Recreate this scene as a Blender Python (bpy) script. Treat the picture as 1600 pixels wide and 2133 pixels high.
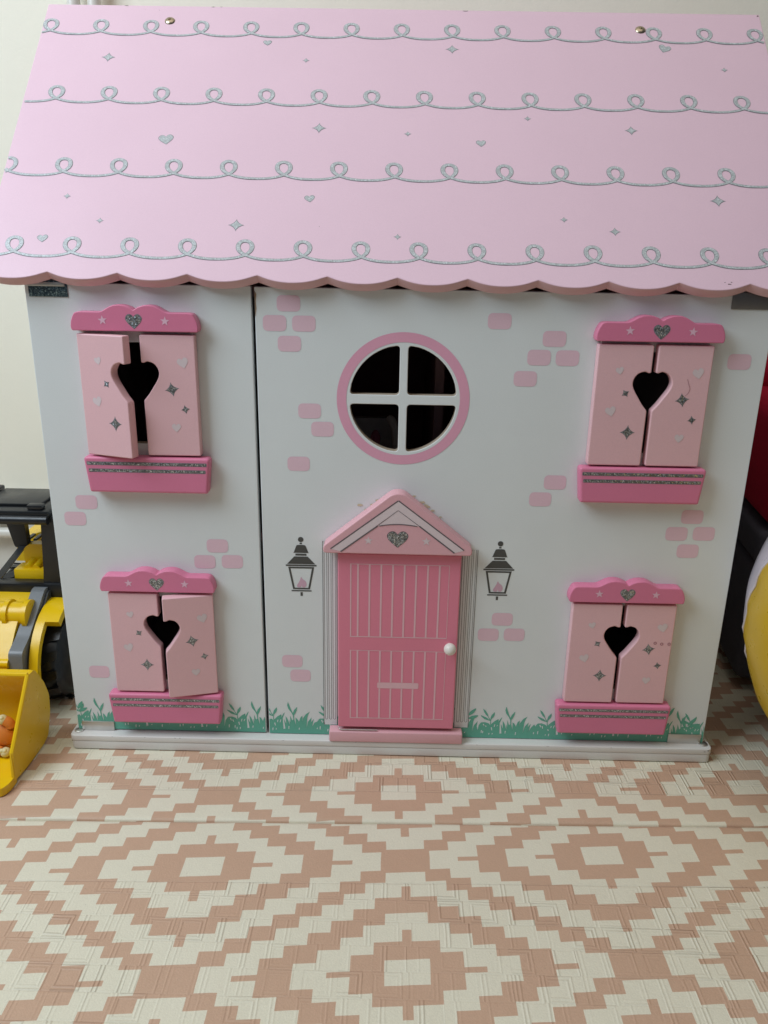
import bpy, bmesh, math, random
from mathutils import Matrix, Vector, noise
random.seed(7)
S = bpy.context.scene
for o in list(bpy.data.objects): bpy.data.objects.remove(o)
COL = S.collection
R_ = math.radians
MM = 0.001

# ------------------------------------------------------------------ camera
cam_d = bpy.data.cameras.new('camera'); cam = bpy.data.objects.new('camera', cam_d); COL.objects.link(cam)
YAW, PITCH, ROLL = -0.0085, 0.3192, 0.0174
fw = Vector((math.sin(YAW)*math.cos(PITCH), math.cos(YAW)*math.cos(PITCH), -math.sin(PITCH)))
rt = Vector((math.cos(YAW), -math.sin(YAW), 0)); up = rt.cross(fw)
r2 = math.cos(ROLL)*rt + math.sin(ROLL)*up; u2 = -math.sin(ROLL)*rt + math.cos(ROLL)*up
M = Matrix((r2, u2, -fw)).transposed().to_4x4(); M.translation = (-0.0036, -0.6484, 0.4562)
cam.matrix_world = M
cam_d.sensor_fit = 'VERTICAL'; cam_d.sensor_height = 24.0
cam_d.lens = 24.0*1633.6/2133.0
cam_d.clip_start = 0.01; cam_d.clip_end = 50
S.camera = cam
S.render.resolution_x = 768; S.render.resolution_y = 1024

# ------------------------------------------------------------------ light
w = bpy.data.worlds.new('World'); S.world = w; w.use_nodes = True
bg = w.node_tree.nodes['Background']
bg.inputs['Color'].default_value = (0.86, 0.93, 1.0, 1)
bg.inputs['Strength'].default_value = 0.095
def area(name, loc, aim, sx, sy, power, col):
    d = bpy.data.lights.new(name, 'AREA'); d.shape = 'RECTANGLE'; d.size = sx; d.size_y = sy
    d.energy = power; d.color = col
    o = bpy.data.objects.new(name, d); COL.objects.link(o)
    o.location = loc; o.rotation_euler = (Vector(aim)-Vector(loc)).to_track_quat('-Z', 'Y').to_euler()
    return o
area('window_light', (-0.98, -0.50, 1.28), (0.0, 0.15, 0.35), 0.8, 0.8, 15.8, (0.77, 0.89, 1.0))
area('ceiling_bounce', (-0.1, -0.55, 2.3), (0.0, 0.1, 0.2), 2.2, 1.6, 12.5, (1.0, 0.92, 0.80))
vs = S.view_settings
vs.view_transform = 'Standard'; vs.look = 'None'; vs.exposure = 0.10; vs.gamma = 1.0
S.render.engine = 'CYCLES'
S.cycles.max_bounces = 8; S.cycles.diffuse_bounces = 4

# ------------------------------------------------------------------ materials
class NT:
    def __init__(s, name):
        s.m = bpy.data.materials.new(name); s.m.use_nodes = True
        s.t = s.m.node_tree; s.b = s.t.nodes['Principled BSDF']
    def n(s, kind, **kw):
        x = s.t.nodes.new(kind)
        for k, v in kw.items(): setattr(x, k, v)
        return x
    def link(s, a, b): s.t.links.new(a, b)
    def math(s, op, a, b=None, c=None):
        x = s.n('ShaderNodeMath', operation=op)
        for i, v in enumerate((a, b, c)):
            if v is None: continue
            if isinstance(v, (int, float)): x.inputs[i].default_value = v
            else: s.link(v, x.inputs[i])
        return x.outputs[0]
    def noise(s, scale, detail=3, rough=.55, vec=None):
        x = s.n('ShaderNodeTexNoise'); x.inputs['Scale'].default_value = scale
        x.inputs['Detail'].default_value = detail; x.inputs['Roughness'].default_value = rough
        s.link(vec if vec is not None else s.coord(), x.inputs['Vector']); return x.outputs['Fac']
    def coord(s):
        if not hasattr(s, '_c'): s._c = s.n('ShaderNodeNewGeometry').outputs['Position']
        return s._c
    def mix(s, f, a, b):
        x = s.n('ShaderNodeMix', data_type='RGBA')
        for sock, v in ((x.inputs[0], f), (x.inputs[6], a), (x.inputs[7], b)):
            if isinstance(v, (int, float)): sock.default_value = v
            elif isinstance(v, tuple): sock.default_value = (*v[:3], 1)
            else: s.link(v, sock)
        return x.outputs[2]
    def bump(s, h, strength, dist=0.0005):
        x = s.n('ShaderNodeBump'); x.inputs['Strength'].default_value = strength
        x.inputs['Distance'].default_value = dist; s.link(h, x.inputs['Height'])
        s.link(x.outputs[0], s.b.inputs['Normal'])
def paint(name, col, rough=.42, var=.06, grain=1.0, spec=.45):
    m = NT(name); c = m.coord()
    f = m.noise(14, 3); g = m.noise(1500, 2)
    dark = tuple(v*(1-var) for v in col); light = tuple(min(1, v*(1+var*.5)) for v in col)
    base = m.mix(f, dark, light)
    sp = m.math('MULTIPLY', m.math('SUBTRACT', g, .5), .16*grain)
    base2 = m.n('ShaderNodeHueSaturation'); m.link(base, base2.inputs['Color'])
    m.link(m.math('ADD', sp, 1.0), base2.inputs['Value'])
    m.link(base2.outputs[0], m.b.inputs['Base Color'])
    r = m.math('ADD', m.math('MULTIPLY', m.noise(60, 2), .18), rough-.09)
    m.link(r, m.b.inputs['Roughness'])
    m.b.inputs['Specular IOR Level'].default_value = spec
    m.bump(m.math('ADD', g, m.math('MULTIPLY', m.noise(220, 2), 1.5)), .12*grain, .0003)
    return m.m
def glitter(name, col, spark=(.9, .95, 1.0), metal=.75, tilt=.5):
    m = NT(name)
    v = m.n('ShaderNodeTexVoronoi'); v.inputs['Scale'].default_value = 1150; m.link(m.coord(), v.inputs['Vector'])
    nm = m.n('ShaderNodeVectorMath', operation='SUBTRACT'); m.link(v.outputs['Color'], nm.inputs[0]); nm.inputs[1].default_value = (.5, .5, .5)
    sc = m.n('ShaderNodeVectorMath', operation='SCALE'); m.link(nm.outputs[0], sc.inputs[0]); sc.inputs['Scale'].default_value = tilt
    ad = m.n('ShaderNodeVectorMath', operation='ADD'); m.link(sc.outputs[0], ad.inputs[0])
    geo = m.n('ShaderNodeNewGeometry'); m.link(geo.outputs['Normal'], ad.inputs[1])
    no = m.n('ShaderNodeVectorMath', operation='NORMALIZE'); m.link(ad.outputs[0], no.inputs[0])
    m.link(no.outputs[0], m.b.inputs['Normal'])
    sep = m.n('ShaderNodeSeparateColor'); m.link(v.outputs['Color'], sep.inputs[0])
    cc = m.mix(m.math('POWER', sep.outputs[1], 3.0), col, spark)
    m.link(cc, m.b.inputs['Base Color']); m.b.inputs['Metallic'].default_value = metal
    m.b.inputs['Roughness'].default_value = .32
    return m.m
def plastic(name, col, rough=.3, bump=.1, var=.05):
    m = NT(name); f = m.noise(18, 2)
    m.link(m.mix(f, tuple(v*(1-var) for v in col), col), m.b.inputs['Base Color'])
    m.link(m.math('ADD', m.math('MULTIPLY', m.noise(90, 3), .2), rough-.1), m.b.inputs['Roughness'])
    m.bump(m.noise(900, 2), bump, .0002)
    return m.m
def metal(name, col, rough=.3):
    m = NT(name); m.b.inputs['Base Color'].default_value = (*col, 1); m.b.inputs['Metallic'].default_value = 1
    v = m.n('ShaderNodeTexNoise'); v.inputs['Scale'].default_value = 160; m.link(m.coord(), v.inputs['Vector'])
    m.link(m.math('ADD', m.math('MULTIPLY', v.outputs['Fac'], .3), rough-.1), m.b.inputs['Roughness'])
    m.bump(m.noise(500, 3), .15, .0003)
    return m.m
def fabric(name, col):
    m = NT(name)
    m.link(m.mix(m.noise(300, 3), tuple(v*.7 for v in col), col), m.b.inputs['Base Color'])
    m.b.inputs['Roughness'].default_value = .95; m.b.inputs['Specular IOR Level'].default_value = .15
    m.bump(m.noise(900, 3), .5, .0006); return m.m
MT = dict(
    white=paint('white_paint', (.76, .80, .80)),
    base=paint('base_white_paint', (.74, .72, .69)),
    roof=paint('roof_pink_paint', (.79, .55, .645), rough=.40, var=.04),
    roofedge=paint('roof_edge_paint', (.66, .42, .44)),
    brick=paint('brick_pink_print', (.80, .56, .64)),
    ring=paint('ring_pink_print', (.79, .39, .52)),
    hot=paint('deep_pink_paint', (.72, .21, .345)),
    shut=paint('light_pink_paint', (.81, .50, .53)),
    door=paint('rose_door_paint', (.78, .24, .335)),
    doorline=paint('pale_rose_print', (.80, .50, .55)),
    canopy=paint('canopy_pink_paint', (.76, .42, .46)),
    canpale=paint('canopy_pale_print', (.74, .62, .64)),
    line=paint('grey_line_print', (.13, .11, .12)),
    lamp=paint('lantern_grey_print', (.075, .075, .07)),
    green=paint('grass_green_print', (.13, .44, .325)),
    paleheart=paint('pale_heart_print', (.72, .60, .62)),
    palestar=paint('pale_star_print', (.80, .50, .62)),
    flame=paint('flame_print', (.66, .42, .52)),
    glit=glitter('silver_glitter', (.17, .18, .185), spark=(.7, .74, .78)),
    glitroof=glitter('roof_silver_glitter', (.40, .43, .44), spark=(.62, .66, .68), metal=.05, tilt=.3),
    glitdk=paint('glitter_outline', (.22, .22, .24), spec=.6), tealglit=glitter('blue_grey_glitter', (.05, .085, .11), spark=(.22, .33, .38), tilt=.4), dkmetal=metal('dark_zinc', (.24, .24, .25), .45), pen=paint('pen_mark', (.42, .19, .23)),
    cut=paint('cut_board_edge', (.40, .32, .24), rough=.7), mdf=paint('bare_board', (.30, .19, .11), rough=.8),
    chip=paint('chipped_board', (.07, .045, .03), rough=.9),
    glue=paint('dried_glue', (.66, .58, .40), rough=.3),
    inside=paint('interior_paint', (.10, .05, .05), rough=.8),
    inroom=paint('interior_wallpaper', (.42, .26, .28), rough=.8),
    metal=metal('zinc_metal', (.62, .62, .60), .38),
    screw=metal('brass_screw', (.45, .38, .28), .28),
    dark=plastic('dark_gap', (.01, .01, .01), .8),
    knob=paint('knob_white', (.80, .76, .70), rough=.35),
    yellow=plastic('yellow_plastic', (.84, .53, .004), .30),
    black=plastic('black_plastic', (.010, .011, .013), .34),
    grey=plastic('grey_plastic', (.17, .18, .19), .38),
    dgrey=plastic('dark_grey_plastic', (.05, .055, .06), .45),
    orange=plastic('orange_rubber', (.75, .24, .04), .5),
    claw=plastic('cream_rubber', (.72, .66, .38), .5),
    crimson=fabric('crimson_fabric', (.52, .010, .045)),
    char=fabric('charcoal_fabric', (.10, .10, .125)),
    wall=None, floor=plastic('floor_boards', (.14, .09, .06), .5),
)
# cream wall with a rolled-paint surface
m = NT('cream_wall_paint')
m.link(m.mix(m.noise(5, 3), (.87, .83, .70), (.90, .87, .76)), m.b.inputs['Base Color'])
m.b.inputs['Roughness'].default_value = .8
m.bump(m.math('ADD', m.noise(350, 3), m.noise(60, 2)), .35, .0008); MT['wall'] = m.m
m = NT('gloss_white_trim'); m.b.inputs['Base Color'].default_value = (.72, .70, .64, 1); m.b.inputs['Roughness'].default_value = .3; MT['trim'] = m.m

# printed foam mat: stepped diamonds, woven embossing
def mat_foam(name, org, hx, hy, seam, emb_from):
    """org = a diamond centre; hx, hy = half lattice vectors (metres) over 10.25 pattern steps"""
    m = NT(name); sp = m.n('ShaderNodeSeparateXYZ'); m.link(m.coord(), sp.inputs[0])
    nz = m.n('ShaderNodeTexNoise'); nz.inputs['Scale'].default_value = 55; nz.inputs['Detail'].default_value = 2; m.link(m.coord(), nz.inputs['Vector'])
    wob = m.math('MULTIPLY', m.math('SUBTRACT', nz.outputs['Fac'], .5), .0010)
    X = m.math('ADD', m.math('SUBTRACT', sp.outputs[0], org[0]), wob); Y = m.math('ADD', m.math('SUBTRACT', sp.outputs[1], org[1]), wob)
    det = hx[0]*hy[1]-hx[1]*hy[0]
    a = (hy[1]/det*10.25, -hy[0]/det*10.25); b = (-hx[1]/det*10.25, hx[0]/det*10.25)
    x = m.math('ADD', m.math('MULTIPLY', X, a[0]), m.math('MULTIPLY', Y, a[1]))
    y = m.math('ADD', m.math('MULTIPLY', X, b[0]), m.math('MULTIPLY', Y, b[1]))
    def fold(v):
        t = m.math('FRACT', m.math('ADD', m.math('DIVIDE', v, 20.5), .5))
        return m.math('ABSOLUTE', m.math('MULTIPLY', m.math('SUBTRACT', t, .5), 20.5))
    ax, ay = fold(x), fold(y)
    def lightmask(ax, ay):
        cx0, cy0 = [m.math('MAXIMUM', m.math('CEIL', v), 1) for v in (ax, ay)]
        cx1, cy1 = [m.math('MAXIMUM', m.math('CEIL', m.math('SUBTRACT', v, .5)), 1) for v in (ax, ay)]
        s0 = m.math('ADD', cx0, cy0); s1 = m.math('ADD', cx1, cy1)
        ins = lambda s, n: m.math('LESS_THAN', s, n+.5)
        out = ins(s0, 10)
        ring2 = m.math('SUBTRACT', ins(s1, 7), ins(s0, 6)); ring1 = m.math('SUBTRACT', ins(s1, 3), ins(s0, 2))
        def stem(p, q):
            thin = m.math('LESS_THAN', q, .22)
            r1 = m.math('LESS_THAN', m.math('ABSOLUTE', m.math('SUBTRACT', p, 3.0)), .5)
            r2 = m.math('LESS_THAN', m.math('ABSOLUTE', m.math('SUBTRACT', p, 7.0)), .55)
            return m.math('MULTIPLY', thin, m.math('MAXIMUM', r1, r2))
        tan = m.math('MAXIMUM', m.math('MAXIMUM', ring1, ring2), m.math('MAXIMUM', stem(ax, ay), stem(ay, ax)))
        return m.math('MULTIPLY', out, m.math('SUBTRACT', 1, tan, None))
    L = m.math('MINIMUM', m.math('MAXIMUM', lightmask(ax, ay), lightmask(m.math('SUBTRACT', 10.25, ax), m.math('SUBTRACT', 10.25, ay))), 1)
    f = m.noise(9, 4)
    cream = m.mix(f, (.71, .665, .52), (.77, .725, .585)); tan = m.mix(f, (.535, .345, .235), (.595, .395, .28))
    g = m.math('ADD', m.math('MULTIPLY', m.math('SUBTRACT', m.noise(1100, 2), .5), .22), 1.0)
    c = m.mix(L, tan, cream)
    hs = m.n('ShaderNodeHueSaturation'); m.link(c, hs.inputs['Color']); m.link(g, hs.inputs['Value'])
    # specks of dirt
    vo = m.n('ShaderNodeTexVoronoi'); vo.inputs['Scale'].default_value = 60; m.link(m.coord(), vo.inputs['Vector'])
    rr = m.math('MULTIPLY', m.math('LESS_THAN', vo.outputs['Distance'], .022), .35)
    m.link(m.mix(rr, hs.outputs[0], (.16, .12, .09)), m.b.inputs['Base Color'])
    m.b.inputs['Roughness'].default_value = .48; m.b.inputs['Specular IOR Level'].default_value = .35
    # embossing: cells of nested squares, every second one turned into bars
    ux = m.math('DIVIDE', X, .0232); uy = m.math('DIVIDE', Y, .0205)
    ix = m.math('FLOOR', ux); iy = m.math('FLOOR', uy)
    fx = m.math('SUBTRACT', m.math('FRACT', ux), .5); fy = m.math('SUBTRACT', m.math('FRACT', uy), .5)
    rnd = m.math('FRACT', m.math('MULTIPLY', m.math('SINE', m.math('ADD', m.math('MULTIPLY', ix, 12.99), m.math('MULTIPLY', iy, 78.23))), 437.5))
    ox = m.math('MULTIPLY', m.math('SUBTRACT', rnd, .5), .5)
    afx = m.math('ABSOLUTE', m.math('ADD', fx, ox)); afy = m.math('ABSOLUTE', fy)
    d = m.math('MAXIMUM', afx, m.math('MULTIPLY', afy, m.math('ADD', .30, m.math('MULTIPLY', m.math('GREATER_THAN', rnd, .62), .62))))
    def ridge(k, wd): return m.math('SUBTRACT', 1, m.math('MINIMUM', m.math('DIVIDE', m.math('ABSOLUTE', m.math('SUBTRACT', d, k)), wd), 1))
    rnd2 = m.math('FRACT', m.math('MULTIPLY', rnd, 57.3))
    h = m.math('ADD', ridge(.42, .045), m.math('MULTIPLY', ridge(.30, .05), m.math('ADD', .25, rnd2)))
    h = m.math('MULTIPLY', h, m.math('ADD', .55, m.math('MULTIPLY', rnd2, .6)))
    crease = m.math('SUBTRACT', 1, m.math('MINIMUM', m.math('DIVIDE', m.math('SUBTRACT', .5, afy), .05), 1))
    h = m.math('SUBTRACT', h, m.math('MULTIPLY', crease, .45))
    # the smooth band beside the seam carries no embossing
    sd = m.math('SUBTRACT', sp.outputs[1], m.math('ADD', m.math('MULTIPLY', sp.outputs[0], .0196), seam))
    band = m.math('GREATER_THAN', m.math('ABSOLUTE', sd), emb_from)
    pat = m.noise(6, 2); pm = m.math('MINIMUM', m.math('MAXIMUM', m.math('MULTIPLY', m.math('SUBTRACT', pat, .33), 3.5), .5), 1.0)
    h = m.math('MULTIPLY', m.math('MULTIPLY', h, band), pm)
    # long folds where the mat closes up
    fold_ = m.math('SUBTRACT', 1, m.math('MINIMUM', m.math('DIVIDE', m.math('ABSOLUTE', m.math('SUBTRACT', m.math('ABSOLUTE', sd), emb_from)), .0009), 1))
    h = m.math('SUBTRACT', h, m.math('MULTIPLY', m.math('MULTIPLY', fold_, m.noise(12, 2)), 1.2))
    h = m.math('ADD', h, m.math('MULTIPLY', m.noise(700, 3), .35))
    h = m.math('ADD', h, m.math('MULTIPLY', m.noise(30, 4), 1.6))
    m.bump(h, .85, .0007)
    return m.m

# ------------------------------------------------------------------ object helpers
WM = {}
def reg(o, parent, mw):
    o.matrix_world = mw; COL.objects.link(o); WM[o.name] = mw.copy()
    if parent is not None:
        o.parent = parent; o.matrix_parent_inverse = WM[parent.name].inverted(); o.matrix_basis = mw
    return o
I4 = Matrix.Identity(4)
def mesh_obj(name, me, mt, parent=None, mw=I4, smooth=35):
    if mt is not None:
        me.materials.clear(); me.materials.append(MT[mt] if isinstance(mt, str) else mt)
    if smooth: me.shade_smooth(); me.set_sharp_from_angle(angle=R_(smooth))
    return reg(bpy.data.objects.new(name, me), parent, mw)
def root(name, label, cat, loc, group=None):
    o = bpy.data.objects.new(name, None); o.empty_display_size = .03
    reg(o, None, Matrix.Translation(loc)); o['label'] = label; o['category'] = cat
    if group: o['group'] = group
    return o
def tag(o, label=None, cat=None, group=None, kind=None):
    for k, v in (('label', label), ('category', cat), ('group', group), ('kind', kind)):
        if v: o[k] = v
    return o
def curve_mesh(loops, depth=0.0, bev=0.0, bres=2):
    """filled 2-D outline(s) with holes -> plate of the given depth, back at z=0, rounded edges"""
    cu = bpy.data.curves.new('outline', 'CURVE'); cu.dimensions = '2D'; cu.fill_mode = 'BOTH'
    for lp in loops:
        sp = cu.splines.new('POLY'); sp.points.add(len(lp)-1); sp.use_cyclic_u = True
        for p, q in zip(sp.points, lp): p.co = (q[0], q[1], 0, 1)
    if depth:
        cu.extrude = depth/2-bev; cu.bevel_depth = bev; cu.bevel_resolution = bres; cu.offset = -bev
    o = bpy.data.objects.new('tmp', cu); COL.objects.link(o)
    dg = bpy.context.evaluated_depsgraph_get(); dg.update()
    me = bpy.data.meshes.new_from_object(o.evaluated_get(dg), depsgraph=dg)
    bpy.data.objects.remove(o); bpy.data.curves.remove(cu)
    if depth:
        for v in me.vertices: v.co.z += depth/2
    return me
def plate(name, loops, depth, bev, mt, parent, mw, bres=2):
    me = curve_mesh(loops, depth, bev, bres)
    bm = bmesh.new(); bm.from_mesh(me); bmesh.ops.remove_doubles(bm, verts=bm.verts, dist=2e-6)
    bmesh.ops.recalc_face_normals(bm, faces=bm.faces); bm.to_mesh(me); bm.free()
    o = mesh_obj(name, me, mt, parent, mw)
    for f in me.polygons:
        if abs(f.normal.z) > .9995: f.use_smooth = False
    return o
def decal(name, loops, mt, parent, mw, h=.00018):
    me = curve_mesh(loops)
    return mesh_obj(name, me, mt, parent, mw @ Matrix.Translation((0, 0, h)), smooth=0)
def bm_obj(name, bm, mt, parent=None, mw=I4, smooth=35):
    me = bpy.data.meshes.new(name); bmesh.ops.recalc_face_normals(bm, faces=bm.faces); bm.to_mesh(me); bm.free()
    return mesh_obj(name, me, mt, parent, mw, smooth)
def box(bm, x0, x1, y0, y1, z0, z1, bev=0, seg=2):
    r = bmesh.ops.create_cube(bm, size=1); vs_ = r['verts']
    for v in vs_: v.co = Vector((x0+(v.co.x+.5)*(x1-x0), y0+(v.co.y+.5)*(y1-y0), z0+(v.co.z+.5)*(z1-z0)))
    if bev:
        es = list({e for v in vs_ for e in v.link_edges})
        bmesh.ops.bevel(bm, geom=es, offset=bev, segments=seg, profile=.5, affect='EDGES')
def box_obj(name, d, mt, parent=None, bev=.0008, seg=2, mw=I4):
    bm = bmesh.new(); box(bm, *d, bev, seg); return bm_obj(name, bm, mt, parent, mw)
def tube(bm, pts, r, seg=12, cap=True):
    rings = []
    for i, p in enumerate(pts):
        p = Vector(p); a = Vector(pts[max(i-1, 0)]); b = Vector(pts[min(i+1, len(pts)-1)]); t = (b-a).normalized()
        s = t.cross(Vector((0, 0, 1)) if abs(t.z) < .9 else Vector((1, 0, 0))).normalized(); q = t.cross(s)
        rr = r[i] if isinstance(r, (list, tuple)) else r
        rings.append([bm.verts.new(p+rr*(math.cos(2*math.pi*k/seg)*s+math.sin(2*math.pi*k/seg)*q)) for k in range(seg)])
    for A, B in zip(rings, rings[1:]):
        for k in range(seg): bm.faces.new((A[k], A[(k+1) % seg], B[(k+1) % seg], B[k]))
    if cap: bm.faces.new(rings[0]); bm.faces.new(rings[-1])
def lathe(bm, prof, c, axis='Z', seg=32):
    rings = []
    for r, h in prof:
        ring = []
        for k in range(seg):
            a = 2*math.pi*k/seg; p = (r*math.cos(a), r*math.sin(a), h)
            if axis == 'X': p = (p[2], p[0], p[1])
            if axis == 'Y': p = (p[0], -p[2], p[1])
            ring.append(bm.verts.new(Vector(c)+Vector(p)))
        rings.append(ring)
    for A, B in zip(rings, rings[1:]):
        for k in range(seg): bm.faces.new((A[k], A[(k+1) % seg], B[(k+1) % seg], B[k]))
    if prof[0][0] > 1e-6: bm.faces.new(rings[0])
    if prof[-1][0] > 1e-6: bm.faces.new(rings[-1])
def prism(bm, poly, axis, a, b):
    """poly of 2-D points; axis X: (y,z); Y: (x,z); Z: (x,y)"""
    def P(q, t): return {'X': (t, q[0], q[1]), 'Y': (q[0], t, q[1]), 'Z': (q[0], q[1], t)}[axis]
    A = [bm.verts.new(P(q, a)) for q in poly]; B = [bm.verts.new(P(q, b)) for q in poly]; n = len(poly)
    bm.faces.new(A); bm.faces.new(B[::-1])
    for k in range(n): bm.faces.new((A[k], A[(k+1) % n], B[(k+1) % n], B[k]))

def sc(pts, s=MM): return [(x*s, y*s) for x, y in pts]
def roundpoly(pts, r, n=4):
    """round the corners of a polygon; r one radius or one per corner"""
    out = []; N = len(pts)
    for i in range(N):
        p = Vector(pts[i]); a = Vector(pts[i-1]); b = Vector(pts[(i+1) % N]); rr = r[i] if isinstance(r, (list, tuple)) else r
        if rr <= 0: out.append(tuple(p)); continue
        d1 = (a-p); d2 = (b-p); t = min(rr, d1.length*.48, d2.length*.48)
        s, e = p+d1.normalized()*t, p+d2.normalized()*t
        for k in range(n+1):
            f = k/n; out.append(tuple((1-f)**2*s+2*f*(1-f)*p+f*f*e))
    return out
def spline(pts, n=6, closed=False):
    out = []; N = len(pts); P = [Vector(p) for p in pts]
    rng = range(N if closed else N-1)
    for i in rng:
        if closed: a, b, c, d = P[i-1], P[i], P[(i+1) % N], P[(i+2) % N]
        else: a, b, c, d = P[max(i-1, 0)], P[i], P[i+1], P[min(i+2, N-1)]
        for k in range(n):
            t = k/n
            out.append(tuple(.5*((2*b)+(c-a)*t+(2*a-5*b+4*c-d)*t*t+(3*b-a-3*c+d)*t**3)))
    if not closed: out.append(tuple(P[-1]))
    return out
def rect(x0, x1, y0, y1, r=0, n=4):
    p = [(x0, y0), (x1, y0), (x1, y1), (x0, y1)]; return roundpoly(p, r, n) if r else p
def heart(w=1.0, h=.92, rot=0, c=(0, 0)):
    half = [(0, .27), (.07, .38), (.18, .46), (.30, .46), (.42, .37), (.49, .22), (.46, .05), (.36, -.12), (.20, -.30), (0, -.5)]
    pts = spline(half, 3); full = pts + [(-x, y) for x, y in pts[::-1][1:-1]]
    cr, sr = math.cos(R_(rot)), math.sin(R_(rot))
    return [(c[0]+w*x*cr-h*y*sr, c[1]+w*x*sr+h*y*cr) for x, y in full]
def sparkle(r, c=(0, 0), rot=0, rv=None):
    rv = rv or r; out = []
    for k in range(4):
        a = math.pi/2*k
        for t in (0, .14, .3, .5, .7, .86):
            ph = math.pi/2*t; x, y = math.cos(ph)**3.1, math.sin(ph)**3.1
            out.append(((x*math.cos(a)-y*math.sin(a))*r, (x*math.sin(a)+y*math.cos(a))*rv))
    cr, sr = math.cos(R_(rot)), math.sin(R_(rot))
    return [(c[0]+x*cr-y*sr, c[1]+x*sr+y*cr) for x, y in out]
def star5(r, c=(0, 0), rot=0):
    return [(c[0]+(r if k % 2 == 0 else r*.40)*math.sin(R_(rot)+k*math.pi/5), c[1]+(r if k % 2 == 0 else r*.40)*math.cos(R_(rot)+k*math.pi/5)) for k in range(10)]
def ring(r, c=(0, 0), n=96): return [(c[0]+r*math.cos(2*math.pi*k/n), c[1]+r*math.sin(2*math.pi*k/n)) for k in range(n)]
def blob(r, c, n=12, j=.4, sx=1, sy=1):
    return [(c[0]+sx*r*(1-j*random.random())*math.cos(2*math.pi*k/n), c[1]+sy*r*(1-j*random.random())*math.sin(2*math.pi*k/n)) for k in range(n)]
def FR(y, x=0, z=0): return Matrix(((1, 0, 0, x), (0, 0, -1, y), (0, 1, 0, z), (0, 0, 0, 1)))   # plane facing the viewer: u->x, v->z, h->-y
def T2(x, y, z=0): return Matrix.Translation((x, y, z))

# ------------------------------------------------------------------ the setting
floor = box_obj('floor', (-2.5, 2.5, -2.5, .60, -.06, -.0121), 'floor', bev=0); tag(floor, kind='structure')
bm = bmesh.new(); prism(bm, [(-2.5, -.0121), (2.5, -.0121), (2.5, 2.4), (-2.5, 2.4)], 'Y', .42, .56)
tag(bm_obj('wall', bm, 'wall', smooth=0), kind='structure')
bm = bmesh.new(); prism(bm, [(.42, -.0121), (.402, -.0121), (.402, .112), (.408, .121), (.42, .121)], 'X', -2.4, 2.4)
tag(bm_obj('skirting_board', bm, 'trim'), kind='structure')
MT['mat_far'] = mat_foam('foam_mat_print_back', (.0086, -.0628), (.1588, .0092), (.0004, -.1013), -.1016, .040)
MT['mat_near'] = mat_foam('foam_mat_print_front', (.0140, -.2468), (.158, .0112), (.0002, -.1013), -.1016, .068)
def foam(name, y0, y1, m, label, slope0=True):
    bm = bmesh.new(); sl = .0196
    N = 60; x0, x1 = -1.3, 1.3; rows = []
    # rounded edge at the seam, gently uneven top
    near = y1 < -.05 and y0 < -.5
    ys = [0, .0012, .004, .010, .02, .04, .08, .16, .3, .5, 1.0]
    L = abs(y1-y0)
    for t in ys:
        if t > L: t = L
        row = []
        for k in range(N+1):
            x = x0+(x1-x0)*k/N
            yy = (y1+sl*x - t) if near else (y0+sl*x + t)
            z = -.0018 if t == 0 else (-.0004 if t == .0012 else 0)
            z += (.0007*noise.noise(Vector((x*9, yy*9, 3 if near else 9)))-.0004 if t < .09 else -.0003)
            row.append(bm.verts.new((x, yy, z)))
        rows.append(row)
        if t == L: break
    low = [bm.verts.new((v.co.x, v.co.y, -.012)) for v in rows[0]]; rows.insert(0, low)
    for A, B in zip(rows, rows[1:]):
        for k in range(N): bm.faces.new((A[k], A[k+1], B[k+1], B[k]))
    o = bm_obj(name, bm, m, smooth=60)
    return tag(o, label, 'play mat', 'foam play mats covering the floor')
foam('play_mat', -.1010, .3985, 'mat_far', 'cream and tan diamond foam mat that the pink doll house stands on')
foam('play_mat', -1.6, -.1023, 'mat_near', 'cream and tan diamond foam mat in the foreground, nearer than the seam')

# ------------------------------------------------------------------ doll house
HB = (0, .18, 0)
house = root('doll_house', 'pink and white wooden doll house with scalloped roof and heart shutters', 'doll house', HB)
# base of two stacked boards
def baseboard(z0, z1, x0, x1, y0):
    return plate('base_board', [sc(roundpoly([(x0, y0), (x1, y0), (x1, 372), (x0, 372)], [5, 5, 2, 2]))], (z1-z0)*MM, .0009, 'base', house, T2(0, 0, z0*MM))
b1 = baseboard(.2, 9.0, -304, 305.5, -9.6); b2 = baseboard(9.0, 15.1, -305, 306, -10.0)
for x, z, ww, hh in [(-204, 15.9, 1.6, .5), (-199.5, 15.9, 1.5, .6), (-233, 15.7, 2.2, .3), (-101, 15.9, 3, .25), (302, 13.6, 3.2, .8), (298.6, 12.4, 3.0, .6), (-302.6, 9.6, .9, 1.3), (83, 15.3, 2, .3), (-32, 15.4, 1.6, .3), (150, 14.8, 3.5, .25), (210, 14.6, 2.5, .3), (-264, 14.5, 1.5, .3)]:
    decal('paint_chip', [blob(.5, (0, 0), 10, .5)], 'chip', b2, FR(-.01003) @ T2(x*MM, min(z, 14.5)*MM) @ Matrix.Diagonal((ww*MM, hh*MM, 1, 1)), .0001)
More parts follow.
